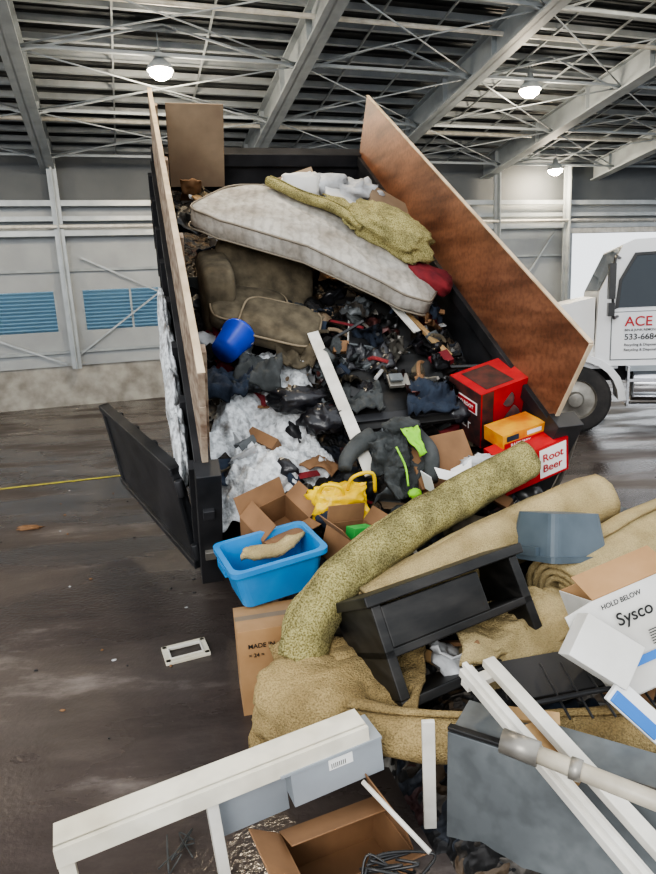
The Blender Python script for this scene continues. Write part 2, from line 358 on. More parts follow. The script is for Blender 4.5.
for a,b_ in zip(ps,ps[1:]):
    for k,q in enumerate((.9,3.0,5.1,7.2,9.5)):
        br.bar(rf(a,q,.12),rf(b_,q,.12),.05,.05,steel_l)
        br.tube([rf(a,q,.1),rf(b_,q+2.1,.1)],.014,steel_l,6,1); br.tube([rf(b_,q,.1),rf(a,q+2.1,.1)],.014,steel_l,6,1)
        m_=(a+b_)/2; br.bar(rf(m_,q,.55),rf(a+.1,q,.05),.03,.03,steel_l); br.bar(rf(m_,q,.55),rf(b_-.1,q,.05),.03,.03,steel_l)
    for f_ in(.33,.66):
        p=a+(b_-a)*f_; br.bar(rf(p,-.1,.47),rf(p,12,.47),.03,.03,purlin_m)
for q in(2.2,6.1): br.tube([rf(-12,q,.3),rf(26,q,.3)],.04,white_paint,8,1)
br.finish()
for i,(p,q) in enumerate(((3.9,4.9),(10.8,5.0),(14.6,.9),(-2,4.9),(3.9,9.5),(10.8,9.5))):
    l=M('high_bay_lamp'); cc=rf(p,q,-.02)
    ring=lambda r_,z:[cc+V((math.cos(a*math.pi/8)*r_,math.sin(a*math.pi/8)*r_,z)) for a in range(16)]
    l.loft([ring(.05,.3),ring(.07,.2),ring(.2,.06),ring(.22,0),ring(.20,.005)],steel_l,True,False)
    l.loft([ring(.19,.03),ring(.17,-.06),ring(.08,-.12)],lamp_m)
    l.tube([cc+V((0,0,.3)),cc+V((0,0,.6))],.012,steel_l,6,1); l.finish()
    ld=bpy.data.lights.new('lamp_light','POINT'); ld.energy=190; ld.color=(1,.86,.66); ld.shadow_soft_size=.2
    lo=bpy.data.objects.new('lamp_light',ld); lo.location=cc+V((0,0,-.3)); bpy.context.collection.objects.link(lo)
pln=M('painted_floor_line'); d=V((.966,.25,0)); n_=V((-.25,.966,0)); s0=V((-9.5,6.33,.004))
pln.add([s0,s0+d*8.1,s0+d*8.1+n_*.07,s0+n_*.07],[(0,1,2,3)],yline); pln.finish()
# ---------------------------------------------------------------- dump truck
def bb(ob,s0,s1,t0,t1,n0,n1,m):
    ob.box(B(s0,t0,n0),BT*(t1-t0),BD*(s1-s0),n1-n0,m)
d=M('dump_truck')
L=4.72
bb(d,-.05,L,.0,2.45,-.1,0,black_steel)
bb(d,0,L,.0,.05,0,.82,black_steel); bb(d,0,L,2.4,2.46,0,.9,black_steel)
bb(d,L,L+.08,.0,2.46,0,.9,black_steel); bb(d,L-.06,L+.14,-.02,2.5,.84,.98,black_steel)
bb(d,-.02,L,-.04,.06,.78,.88,black_steel); bb(d,-.02,L,2.36,2.5,.86,.96,black_steel)
for i in range(8):
    s_=.05+i*.63; bb(d,s_,s_+.08,-.08,.0,-.05,.82,black_steel); bb(d,s_,s_+.08,2.46,2.54,-.05,.9,black_steel)
bb(d,-.12,.02,-.05,.10,-.2,.92,black_steel); bb(d,-.12,.02,2.36,2.56,-.2,1.0,black_steel)
bb(d,-.1,.0,-.05,2.5,-.2,-.02,black_steel)
bb(d,-.15,-.11,-.02,.05,.12,.2,metal_g); bb(d,-.15,-.11,-.02,.05,.55,.63,black_steel)
for k in range(3):
    a=.9+k*.235; bb(d,.0,L+.02,.0,.038,a,a+.228,plank)
for s_ in(.25,1.6,3.0,4.4): bb(d,s_,s_+.08,.038,.075,.6,1.55,plank)
bb(d,.0,L+.05,-.002,.042,1.6,1.608,plyedge)
bb(d,.0,L+.02,2.40,2.425,.94,1.6,plywood); bb(d,-.004,L+.03,2.396,2.429,1.6,1.612,plyedge); bb(d,-.012,.0,2.396,2.429,.94,1.6,plyedge)
for t_ in(.75,1.55): d.bar(Q(.1,t_,.78),Q(6.7,t_,.78),.1,.22,black_steel)
for q in(.5,2.5,4.5): d.bar(Q(q,.75,.78),Q(q,1.55,.78),.12,.15,black_steel)
def wheel(ob,c,ax,r_,w_,mt=rubber,hub=chrome):
    ax=V(ax).normalized(); u=V((0,0,1)); v_=ax.cross(u); c=V(c)
    rg=lambda rr_,o2:[c+ax*o2+(u*math.cos(k*math.pi/14)+v_*math.sin(k*math.pi/14))*rr_ for k in range(28)]
    ob.loft([rg(r_*.6,-w_/2),rg(r_*.93,-w_/2),rg(r_,-w_/2+.04),rg(r_,w_/2-.04),rg(r_*.93,w_/2),rg(r_*.6,w_/2)],mt,False,False)
    ob.loft([rg(r_*.6,-w_/2),rg(r_*.55,-w_/2+.06),rg(r_*.25,-w_/2+.02),rg(r_*.2,-w_/2-.03)],hub,False,True)
    ob.loft([rg(r_*.6,w_/2),rg(r_*.55,w_/2-.06),rg(r_*.25,w_/2-.02),rg(r_*.2,w_/2+.03)],hub,False,True)
for q in(1.5,5.6):
    for t_ in((.15,.42,1.98,2.25) if q<3 else (.2,2.2)): wheel(d,Q(q,t_,.48),BT,.48,.24)
    d.bar(Q(q,.2,.48),Q(q,2.2,.48),.12,.12,black_steel)
d.tube([Q(3.0,1.2,.8),B(3.2,1.2,-.1)],.09,chrome,12,2)
d.bar(Q(.0,.75,.75),B(.15,.75,-.15),.1,.1,black_steel); d.bar(Q(.0,1.65,.75),B(.15,1.65,-.15),.1,.1,black_steel)
def hq(q0,q1,t0,t1,z0,z1,m): d.box(Q(q0,t0,z0),BT*(t1-t0),HQ*(q1-q0),z1-z0,m)
hq(4.7,6.0,.1,2.3,.7,1.6,truck_white); hq(4.75,5.8,.15,2.25,1.6,2.35,glass_d); hq(4.7,5.85,.1,2.3,2.35,2.45,truck_white); hq(6.0,7.3,.3,2.1,.7,1.5,truck_white)
for t_ in(.12,2.2): hq(4.7,4.8,t_,t_+.08,1.6,2.36,truck_white); hq(5.75,5.85,t_,t_+.08,1.6,2.36,truck_white)
hq(7.3,7.4,.1,2.3,.45,.75,chrome)
d.finish(.008)
tg=M('tailgate')
TO=B(-.02,-.06,-.14); TU=V((-1.0,1.62,.22)); TV=BN*.80
tg.box(TO,TU,TV,.03,black_steel); Nn=TU.cross(TV).normalized(); Un=TU.normalized(); Vn=(TV-Un*TV.dot(Un)).normalized()
Lg=TU.length
for a in(0,.74): tg.box(TO+Vn*a-Nn*.03,TU,Vn*.06,.09,black_steel)
for k in range(2): tg.box(TO+Un*(k*(Lg-.06))-Nn*.02,Un*.06,Vn*.8,.07,black_steel)
for k in range(4): tg.box(TO+Un*(.1+k*(Lg-.06)/4)+Nn*.03,Un*.06,Vn*.8,.05,black_steel)
for a in(.1,.6): tg.tube([TO+Vn*a-Un*.04,TO+Vn*(a+.12)-Un*.04],.03,black_steel,8,1)
tg.finish(.006)
tg=M('tailgate'); tg.box(B(.1,2.62,-.1),BD*.9,BN*.85,.04,black_steel)
for k in(0,.4,.82): tg.box(B(.1+k,2.6,-.1),BD*.07,BN*.85,.08,black_steel)
tg.tube([B(-.05,2.6,.9),B(-.1,2.62,.4),B(-.05,2.6,0)],.02,metal_g,8); tg.finish(.006)
sb=M('plywood_sheet'); sb.box(B(4.55,.16,.66),BT*.60,BN*.86+BD*.05,.02,tanboard); sb.finish(.002)
sb=M('snow_patch')
for i,(s_,n_,r_) in enumerate(((.6,.5,.28),(1.0,.45,.32),(1.5,.5,.33),(2.0,.6,.26))):
    sb.blob(B(s_,-.10,n_),(r_*.2,r_*1.1,r_*.95),snow,i,.25,2,RB,n=40)
sb.finish()
# ---------------------------------------------------------------- heap
h=M('debris_heap')
def grid(q0,q1,t0,t1,st):
    nq=int((q1-q0)/st); nt_=int((t1-t0)/st); vs=[];fs=[];zs=[]
    for i in range(nq+1):
        for j in range(nt_+1):
            q=q0+(q1-q0)*i/nq; t_=t0+(t1-t0)*j/nt_; z=heapz(q,t_)
            if z>.03: z+=.10*noise.fractal(V((q*3,t_*3,0)),.7,2,4)*min(1,z/.2)
            else: z=-.03
            vs.append(Q(q,t_,z)); zs.append(z)
    for i in range(nq):
        for j in range(nt_):
            a=i*(nt_+1)+j
            if max(zs[a],zs[a+1],zs[a+nt_+2],zs[a+nt_+1])>0: fs.append((a,a+1,a+nt_+2,a+nt_+1))
    h.add(vs,fs,hm,False)
grid(-2.9,.02,.3,3.5,.045); grid(.01,3.75,.06,2.39,.045)
pal=[cardboard_d,black_plastic,grey_cloth,navy,sofa_m,tanboard,whitebag,black_bag,dull_panel,cardboard_d,red_cloth,paper,wood_n,black_wood,black_steel,sofa_m,black_bag,black_plastic]
for i in range(420):
    if i<290: q=random.uniform(.0,3.3); t_=random.uniform(.2,2.28)
    else: q=random.uniform(-2.4,0); t_=random.uniform(.6,2.9)
    z=heapz(q,t_)
    if z<.1: continue
    R=rot(random.uniform(-40,40)+(33 if q>0 else 0),random.uniform(-40,40),random.uniform(0,180)); m=random.choice(pal); k=random.random(); c_=Q(q,t_,z+.05)
    if k<.25: h.cbox(c_,(random.uniform(.1,.3),random.uniform(.06,.2),random.uniform(.02,.14)),m,R,random.uniform(.8,1))
    elif k<.5: h.cbox(c_,(random.uniform(.2,.5),random.uniform(.02,.06),.02),m,R)
    elif k<.7:
        a=random.uniform(.1,.22); b2=random.uniform(.08,.16); h.cloth(c_+R@V((-a,-b2,0)),c_+R@V((a,-b2,0)),c_+R@V((a,b2,0)),c_+R@V((-a,b2,0)),m,12,8,.06,i,.01,6)
    else: h.blob(c_,(random.uniform(.06,.18),random.uniform(.05,.13),random.uniform(.03,.09)),m,i,.6,2,R,n=16)
h.finish()
# snow in the bed
sn=M('snow_pile'); vs=[];fs=[];ks=[];nq=80;nt_=80
for i in range(nq+1):
    for j in range(nt_+1):
        q=-.18+1.28*i/nq; t_=.07+1.13*j/nt_
        e_=((q-.30)/.62)**2+((t_-.50-.15*q)/.52)**2+.6*noise.fractal(V((q*3,t_*3,4)),.7,2,3)
        k=ss(1-e_,-.1,.6); z=heapz(max(q,.04),max(t_,.2))+min(q,0)*1.0-.12+.25*k+.12*k*noise.fractal(V((q*5,t_*5,1)),.8,2,7)
        vs.append(Q(q,t_,z)); ks.append(k)
for i in range(nq):
    for j in range(nt_):
        a=i*(nt_+1)+j
        if max(ks[a],ks[a+1],ks[a+nt_+2],ks[a+nt_+1])>.02: fs.append((a,a+1,a+nt_+2,a+nt_+1))
sn.add(vs,fs,snow,True)
sn.finish()
# ---------------------------------------------------------------- load in the bed
U=V((.98,-.20,-.46)); W2=V((.15,.36,.17)); W2=W2-U*W2.dot(U)/U.dot(U); N=U.cross(W2).normalized()
Rm=Matrix((U.normalized(),W2.normalized(),N)).transposed()
mt=M('mattress')
def mf(p): return V((p.x,p.y*(1-.12*p.x),p.z*(1-.1*p.x)+.13*math.cos(p.x*1.5)-.07+.02*math.sin(p.x*9+p.y*5)+.008*math.sin(p.x*23)*math.sin(p.y*17)))
mc=V((.03,5.66,2.615))
mt.blob(mc,(U.length*.98,.40,.09),mattress_m,1,.02,2,Rm,.22,72,mf)
for zz in(-.075,.075):
    loop=[]
    for k in range(61):
        a=2*math.pi*k/60; x=math.copysign(abs(math.cos(a))**.22,math.cos(a))*U.length*.98; y=math.copysign(abs(math.sin(a))**.22,math.sin(a))*.402
        loop.append(mc+Rm@mf(V((x,y,zz))))
    mt.tube(loop,.009,mattress_s,6,raw=True)
mt.finish()
def on_mat(x,y,z): return mc+Rm@mf(V((x,y,z)))
cr_=M('carpet_roll'); cr_.roll([on_mat(-.70,.34,.15),on_mat(-.35,.28,.15),on_mat(.0,.20,.16),on_mat(.3,.12,.16)],.07,olive,3,.12,1,.7); cr_.finish()
cr_=M('crumpled_carpet'); cr_.blob(on_mat(.50,.34,.17),(.40,.26,.12),olive,2,.28,1.6,Rm@rot(0,4,-6),.75,48)
cr_.cloth(on_mat(.10,.10,.12),on_mat(.9,.15,.10),on_mat(.95,.42,.12),on_mat(-.2,.42,.16),olive,24,12,.05,3,.015); cr_.finish()
wb=M('white_bags'); wb.blob((.12,6.80,3.24),(.3,.2,.13),whitebag,3,.5); wb.blob((.42,6.75,3.16),(.22,.2,.14),whitebag,5,.5); wb.blob((-.15,6.7,3.24),(.2,.16,.12),cardboard_w,6,.3,e=.4); wb.finish()
bx=M('cardboard_sheet'); bx.box((.10,6.5,3.08),(.35,.1,-.08),(0,.2,.22),.02,cardboard_w); bx.box((-.3,6.7,3.12),(.35,.05,.1),(0,.1,.25),.02,tanboard); bx.box((.50,6.5,3.0),(.4,.1,-.22),(0,.2,.22),.06,tanboard); bx.finish()
sf=M('sofa')
sf.blob((-.90,5.60,2.20),(.14,.38,.34),sofa_m,1,.03,2,rot(20,0,14),.35,32)
sf.blob((-.50,5.80,2.32),(.44,.14,.38),sofa_m,2,.03,2,rot(-15,8,14),.35,32)
sf.blob((-.60,5.38,2.08),(.33,.28,.085),sofa_m,3,.05,2,rot(32,10,14),.4,32)
sf.blob((-.34,5.16,1.94),(.32,.24,.085),sofa_m,4,.05,2,rot(38,16,0),.45,32)
for cc,rx,ry,RR in(((-.60,5.38,2.08),.33,.28,rot(32,10,14)),((-.34,5.16,1.94),.32,.24,rot(38,16,0))):
    cc=V(cc); lp=[]
    for k in range(49):
        a=2*math.pi*k/48; lp.append(cc+RR@V((math.copysign(abs(math.cos(a))**.45,math.cos(a))*rx,math.copysign(abs(math.sin(a))**.45,math.sin(a))*ry,.045)))
    sf.tube(lp,.010,sofa_l,6,raw=True)
sf.finish()
rp=M('red_pillow'); rp.blob((.93,5.56,2.26),(.21,.14,.08),red_cloth,1,.15,2,rot(30,25,0),.6); rp.finish()
bk=M('blue_bucket'); cc=V((-.70,4.90,1.84)); R=rot(-60,25,-10); K_=.80
rg=lambda r_,z:[cc+R@V((math.cos(k*math.pi/12)*r_*K_,math.sin(k*math.pi/12)*r_*K_,z*K_)) for k in range(24)]
bk.loft([rg(.13,-.16),rg(.16,.13),rg(.172,.13),rg(.172,.16),rg(.155,.16),rg(.125,-.14)],blue_p)
bk.tube([cc+R@V((.14,0,.10)),cc+R@V((0,.17,.05)),cc+R@V((-.14,0,.10))],.004,metal_g,6); bk.finish()
bd=M('white_trim_board'); bd.box((-.12,5.02,1.86),(.35,-1.0,-.90),(.085,.02,.02),.02,white_paint); bd.finish(.003)
bd=M('wood_plank'); bd.box((.30,5.80,2.42),(.44,-.62,-.60),(.06,.03,0),.02,white_paint); bd.finish(.003)
bd=M('wood_plank'); bd.box((.56,5.60,2.12),(.42,-.55,-.50),(.045,.03,0),.03,wood_n); bd.finish(.003)
tb=M('tabletop_panel'); tb.box((.12,4.46,1.16),(.86,.14,.03),(-.10,.5,.46),.035,black_wood); tb.box((.14,4.50,1.21),(.82,.13,.02),(-.01,.05,.045),.045,black_steel)
tb.cbox((.55,4.72,1.50),(.16,.12,.03),metal_g,rot(40,0,10)); tb.cbox((.53,4.69,1.53),(.10,.07,.02),dull_panel,rot(40,0,10)); tb.finish(.004)
tb=M('tabletop_panel'); tb.box((.20,5.15,1.74),(.50,.0,-.1),(.05,.42,.36),.03,black_plastic); tb.box((.19,5.13,1.74),(.05,.42,.36),(.014,0,0),.04,white_paint); tb.box((.19,5.12,1.74),(.5,0,-.1),(0,.014,.01),.04,dull_panel); tb.finish(.003)
tb=M('tabletop_panel'); tb.box((.62,4.85,1.38),(.45,.25,.12),(-.1,.3,.32),.03,black_wood); tb.finish(.003)
# clutter lying on and around the dark panels
jn=M('household_junk'); rnd=random.Random(21)
pj=[black_plastic,black_bag,grey_cloth,navy,dull_panel,black_steel,sofa_m,metal_g,tanboard,darkprint,black_bag,black_plastic,red_cloth,whitebag,cardboard_d]
for i in range(60):
    a=rnd.uniform(-.05,1.25); b2=rnd.uniform(.35,1.9); p=V((.12,4.44,1.20))+V((.86,.14,.03))*a+V((-.10,.5,.44))*b2
    m=rnd.choice(pj); R=rot(40+rnd.uniform(-35,35),rnd.uniform(-40,40),rnd.uniform(0,180)); k=rnd.random()
    if k<.3: jn.cbox(p,(rnd.uniform(.08,.22),rnd.uniform(.05,.14),rnd.uniform(.03,.10)),m,R,rnd.uniform(.7,1))
    elif k<.5: jn.cbox(p,(rnd.uniform(.2,.5),rnd.uniform(.015,.04),.02),m,R)
    elif k<.6: jn.tube([p+R@V((-.15,0,0)),p+R@V((0,.06,.03)),p+R@V((.15,0,0))],.015,m,8)
    elif k<.82:
        c1=rnd.uniform(.08,.18); c2=rnd.uniform(.06,.14); jn.cloth(p+R@V((-c1,-c2,0)),p+R@V((c1,-c2,0)),p+R@V((c1,c2,0)),p+R@V((-c1,c2,0)),m,14,10,.08,i,.012,7)
    else: jn.blob(p,(rnd.uniform(.05,.13),rnd.uniform(.05,.10),rnd.uniform(.03,.07)),m,i,.5,2,R,n=18)
jn.finish(.002)
bg=M('trash_bag'); bg.blob((-.22,4.60,1.42),(.20,.14,.09),black_bag,1,.4); bg.finish()
bg=M('trash_bag'); bg.blob((-.02,4.46,1.28),(.16,.12,.10),black_bag,4,.45); bg.finish()
bg=M('trash_bag'); bg.blob((.98,4.70,1.26),(.14,.12,.09),black_bag,7,.45); bg.finish()
cl=M('crumpled_clothing')
for x,y,z,m,sd in((-.72,4.62,1.52,navy,1),(-.5,4.75,1.58,grey_cloth,2),(-.2,4.95,1.68,sofa_m,3),(.25,4.62,1.36,grey_cloth,4),(.78,4.60,1.34,navy,5),(.35,4.95,1.62,black_bag,6)):
    cl.cloth((x-.18,y-.1,z-.06),(x+.18,y-.08,z-.05),(x+.16,y+.14,z+.12),(x-.15,y+.15,z+.12),m,18,14,.09,sd,.02,7)
cl.finish()
# jacket
jk=M('jacket')
jk.cloth((.30,4.14,1.18),(.60,4.18,1.20),(.62,3.98,.84),(.40,3.93,.82),grey_cloth,32,28,.08,2,.04,7)
jk.cloth((.24,4.12,1.22),(.50,4.10,1.30),(.50,4.02,1.02),(.28,3.98,.98),grey_cloth,28,24,.09,5,.03,7)
jk.tube([(.30,4.17,1.20),(.20,4.12,1.16),(.12,4.08,1.08),(.10,4.02,1.02)],[.07,.045],grey_cloth,14); jk.tube([(.58,4.18,1.2),(.68,4.10,1.08),(.66,3.98,.92)],[.065,.045],grey_cloth,14)
jk.blob((.50,4.18,1.26),(.12,.08,.06),grey_cloth,6,.3)
jk.cloth((.46,4.06,1.26),(.60,4.08,1.28),(.64,3.98,1.12),(.58,3.96,1.10),neon,12,10,.05,2,.01,8); jk.tube([(.44,4.00,1.16),(.49,3.95,1.04),(.50,3.90,.92)],.007,neon,8)
jk.blob((.545,3.93,.86),(.045,.03,.035),neon,2,.2); jk.finish()
yb=M('yellow_shopping_bag'); yb.blob((.05,3.82,.86),(.17,.12,.12),yellow_bag,2,.35,2.2,rot(20,0,20),.7,36)
yb.cloth((-.12,3.70,.74),(.22,3.78,.76),(.24,3.86,.98),(-.10,3.80,.95),yellow_bag,20,16,.07,3,.01,7)
yb.blob((-.03,3.70,.80),(.07,.03,.06),navy,2,.3)
yb.tube([(.10,3.80,.93),(.14,3.72,1.05),(.26,3.75,1.06),(.28,3.82,.92)],.012,yellow_bag,8); yb.tube([(-.08,3.75,.93),(-.04,3.68,1.02),(.06,3.68,1.0),(.08,3.74,.9)],.012,yellow_bag,8); yb.finish()
b1=M('cardboard_box'); carton(b1,(-.36,3.74,.74),(.34,.26,.20),rot(24,-12,35),cardboard_d,(150,40,120,160),inner=cardboard_d); b1.finish(.002)
b1=M('cardboard_box'); carton(b1,(.12,3.56,.68),(.30,.22,.2),rot(12,10,40),cardboard_d,(120,140,100,130),inner=cardboard_d); b1.cbox((.16,3.56,.75),(.16,.08,.08),green,rot(0,10,40)); b1.finish(.002)
b1=M('cardboard_box'); b1.box((.58,4.12,.78),(.42,.12,.04),(-.02,.2,.30),.14,cardboard_d); b1.box((.60,4.10,.82),(.3,.05,.02),(.02,-.2,.02),.006,cardboard); b1.finish(.004)
# printed drink cartons
RT=rot(18,-12,22); pb=M('drink_carton'); cc=V((1.31,4.78,1.31))
pb.cbox(cc,(.60,.38,.46),redbox,RT)
pb.cbox(cc+RT@V((-.302,0,0)),(.004,.375,.455),darkprint,RT)
pb.cbox(cc+RT@V((-.305,0,.09)),(.004,.30,.10),paper,RT); pb.cbox(cc+RT@V((-.308,0,.09)),(.004,.27,.08),redbox,RT)
pb.cbox(cc+RT@V((-.24,-.191,0)),(.10,.002,.45),darkprint,RT)
for x in(-.06,.16):
    pb.blob(cc+RT@V((x,-.192,.12)),(.048,.003,.060),darkprint,1,.05,n=16); pb.blob(cc+RT@V((x,-.192,-.02)),(.095,.003,.09),darkprint,2,.05,n=16)
pb.cbox(cc+RT@V((0,-.191,-.19)),(.59,.002,.05),darkprint,RT)
pb.cbox(cc+RT@V((-.1,0,.231)),(.25,.30,.002),darkprint,RT)
ob=pb.finish(.004)
text(ob,'MALT',.085,cc+RT@V((-.310,.13,-.11)),RT@V((0,-1,0)),RT@V((0,0,1)),paper); text(ob,'COLD ROOT',.04,cc+RT@V((-.310,.12,.08)),RT@V((0,-1,0)),RT@V((0,0,1)),paper)
text(ob,'LIGHTER   FRESHER',.040,cc+RT@V((-.2,-.193,-.20)),RT@V((1,0,0)),RT@V((0,0,1)),paper)
RT=rot(12,-10,20); pb=M('drink_carton'); cc=V((1.32,4.36,1.15)); pb.cbox(cc,(.36,.22,.11),yellowbox,RT); pb.cbox(cc+RT@V((0,-.111,-.03)),(.34,.002,.04),redbox,RT); pb.cbox(cc+RT@V((-.1,-.112,.02)),(.1,.002,.04),navy,RT); pb.cbox(cc+RT@V((.08,-.112,.02)),(.12,.002,.03),paper,RT); ob=pb.finish(.003)
text(ob,'RASPBERRY',.032,cc+RT@V((-.12,-.114,-.042)),RT@V((1,0,0)),RT@V((0,0,1)),paper)
RT=rot(14,-14,18); pb=M('drink_carton'); cc=V((1.38,4.28,.96)); pb.cbox(cc,(.52,.24,.27),redbox,RT)
pb.cbox(cc+RT@V((.13,-.121,.0)),(.22,.002,.23),paper,RT); pb.cbox(cc+RT@V((-.14,-.121,.02)),(.16,.002,.18),darkprint,RT); pb.cbox(cc+RT@V((-.262,0,0)),(.003,.2,.2),paper,RT)
pb.blob(cc+RT@V((-.14,-.123,.02)),(.05,.002,.07),tanboard,1,.05,n=16); ob=pb.finish(.003)
text(ob,'Root\nBeer',.085,cc+RT@V((.04,-.123,.015)),RT@V((1,0,0)),RT@V((0,0,1)),redbox)
pp=M('paper_scraps')
for x,y,z,a in((.75,3.90,.98,20),(.85,3.95,1.0,-30),(.62,3.85,.95,60)): pp.cbox((x,y,z),(.16,.1,.004),paper,rot(30,a,a))
pp.blob((1.0,4.0,1.02),(.12,.07,.06),whitebag,2,.5); pp.finish()
# ---------------------------------------------------------------- carpets spilled
cp=M('carpet_roll'); cp.roll([(1.32,4.14,.98),(.88,3.84,.89),(.42,3.46,.79),(.06,3.12,.69),(-.13,2.93,.55),(-.2,2.86,.38)],.145,olive,4,.09,3); cp.finish()
cp=M('carpet_roll'); cp.roll([(1.76,4.02,.72),(1.2,3.68,.69),(.65,3.30,.62),(.15,3.00,.50)],.20,beige2,4,.06,5,.9); cp.finish()
cp=M('carpet_roll'); cp.roll([(1.2,3.15,.50),(2.0,3.70,.58),(2.8,4.1,.62)],.22,beige2,4,.05,6,.9); cp.finish()
cp=M('carpet_roll'); cp.roll([(.02,2.40,.32),(.4,2.28,.32),(.85,2.25,.32),(1.6,2.30,.31)],.115,beige,4,.10,7,.9); cp.finish()
cp=M('crumpled_carpet'); cp.blob((-.03,2.68,.22),(.38,.26,.20),beige,9,.2,1.3,rot(0,10,8),.8,56)
cp.cloth((-.42,2.58,.10),(.34,2.36,.34),(.42,2.9,.46),(-.36,2.95,.40),beige,48,32,.07,5,.02,3,.025,1.6); cp.finish()
cp=M('crumpled_carpet'); cp.cloth((.55,2.62,.42),(1.2,2.75,.48),(1.35,3.15,.55),(.65,3.0,.52),beige2,40,28,.07,6,.02,3,.02,1.5); cp.blob((.90,2.82,.38),(.34,.2,.10),beige2,4,.2,1.6,rot(0,-10,15),.8,40); cp.finish()
gb=M('storage_bin'); tote(gb,(1.28,3.38,.74),.46,.34,.26,rot(168,12,28),tote_grey,.84); gb.finish()
bt=M('storage_tote'); R=rot(6,-4,24); tote(bt,(-.36,3.38,.65),.52,.36,.25,R,tote_blue,.85); bt.cloth((-.52,3.30,.70),(-.22,3.38,.74),(-.18,3.50,.76),(-.48,3.44,.73),beige2,16,10,.04,3,.03); bt.finish()
b1=M('cardboard_box'); R=rot(0,0,12); cc=V((-.36,3.12,.24)); b1.cbox(cc,(.38,.28,.48),cardboard,R); b1.cbox(cc+R@V((0,0,.241)),(.382,.05,.002),tanboard,R)
ob=b1.finish(.004); text(ob,'MADE IN',.035,cc+R@V((-.14,-.141,.14)),R@V((1,0,0)),(0,0,1)); text(ob,'= 24 =',.03,cc+R@V((-.14,-.141,.09)),R@V((1,0,0)),(0,0,1))
# ---------------------------------------------------------------- black TV stand
tv=M('tv_stand'); O=V((.15,2.60,.76)); U=V((.76,.36,.06)); Dn=V((.13,-.16,-.38))
Un=U.normalized(); Dn=(Dn-Un*Dn.dot(Un)).normalized(); Bk=Dn.cross(Un).normalized()
if Bk.y<0: Bk=-Bk
Lc=U.length; Hc=.42; Dc=.46; R3=Matrix((Un,Dn,Bk)).transposed()
def tvb(a0,a1,d0,d1,b0,b1,m=black_wood):
    tv.cbox(O+Un*(a0+a1)/2+Dn*(d0+d1)/2+Bk*(b0+b1)/2,(a1-a0,d1-d0,b1-b0),m,R3)
tvb(-.03,Lc+.03,-.05,0,-.03,Dc+.02); tvb(0,Lc,Hc,Hc+.045,0,Dc); tvb(0,.05,0,Hc,0,Dc); tvb(Lc-.05,Lc,0,Hc,0,Dc); tvb(0,Lc,0,Hc,Dc-.015,Dc)
tvb(.0,Lc,.20,.24,.0,Dc); tvb(.045,Lc*.70,.01,.20,-.004,.02)
for a in(.03,Lc-.09): tvb(a,a+.05,Hc+.045,Hc+.09,.02,.07); tvb(a,a+.05,Hc+.045,Hc+.09,Dc-.07,Dc-.02)
tv.finish(.006)
mk=M('metal_rack')
mk.box((.75,2.36,.40),(.65,.1,.02),(0,.22,.05),.03,black_steel)
for k in range(6): mk.tube([(.9+k*.09,2.2,.44),(.88+k*.09,2.5,.50)],.006,black_steel,6,1)
mk.tube([(.75,2.25,.48),(1.15,2.33,.48),(1.6,2.37,.46)],.012,black_steel,6); mk.finish(.003)
# ---------------------------------------------------------------- white printed carton, right
wb=M('food_carton'); O=V((1.03,2.34,.87)); U=V((.36,.07,.10)); D_=V((.13,-.10,-.38)); D_=D_-U*D_.dot(U)/U.dot(U); N=D_.cross(U).normalized()
if N.y<0: N=-N
Un=U.normalized(); Dn=D_.normalized()
wb.box(O,U,D_,.008,cardboard_w)
wb.box(O,N*.28,D_,.006,cardboard_w); wb.box(O+U,N*.28,D_,.006,cardboard_w); wb.box(O+N*.28,U,D_,.006,cardboard); wb.box(O+D_,U,N*.28,.006,cardboard_w)
wb.box(O,U*.98,-Dn*.08+N*.12,.006,cardboard); wb.box(O,D_*.6+Un*.02,-Un*.14-N*.02,.006,cardboard_w)
wb.box(O+Dn*.27-N*.010,U,Dn*.035,.001,bluetape)
for k in range(6): wb.box(O+U*.45+Dn*(.19+k*.011)-N*.010,U*(.3+.05*(k%2)),Dn*.004,.001,ink)
ec=O+U*.86+Dn*.10-N*.011
wb.tube([ec+(Un*math.cos(k*math.pi/12)+Dn*math.sin(k*math.pi/12))*.03 for k in range(25)],.0022,ink,6,raw=True); wb.tube([ec+(Un*math.cos(k*math.pi/12)+Dn*math.sin(k*math.pi/12))*.014 for k in range(25)],.003,ink,6,raw=True)
ob=wb.finish(.0015)
text(ob,'Sysco',.072,O+U*.16+Dn*.13-N*.009,Un,-Dn); text(ob,'HOLD BELOW',.028,O+U*.05+Dn*.045-N*.009,Un,-Dn)
wl=M('white_carton'); wl.box((.85,2.22,.72),(.20,-.05,-.13),(.08,.08,.14),.1,cardboard_w); wl.box((.98,2.10,.60),(.2,-.03,-.2),(.07,.03,.06),.02,paper); wl.box((.995,2.085,.60),(.16,-.024,-.16),(.035,.015,.03),.012,bluetape); wl.finish(.003)
# ---------------------------------------------------------------- foreground lumber
wf=M('window_frame'); a=V((.47,2.26,.62)); b_=V((.84,1.42,.40)); D_=(b_-a); S_=V((.9,.4,.05)).normalized()
wf.box(a,D_,S_*.06,.035,white_paint); wf.box(a+S_*.015+V((0,0,.035)),D_,S_*.022,.02,white_paint); wf.box(a+S_*.115,D_,S_*.055,.035,white_paint); wf.box(a+D_*.02,S_*.16,D_*.05,.03,white_paint)
wf.finish(.003)
st=M('white_strip_board'); st.box((.30,2.12,.04),(0,0,.48),(.05,0,0),.02,white_paint); st.finish(.003)
mp_=M('metal_pipe'); mp_.tube([(.55,1.80,.66),(1.15,1.42,.60)],.028,pipe_cream,16,2); mp_.tube([(.52,1.82,.663),(.62,1.757,.653)],.040,metal_g,16,1); mp_.tube([(.70,1.705,.645),(.73,1.687,.642)],.034,metal_g,16,1); mp_.finish()
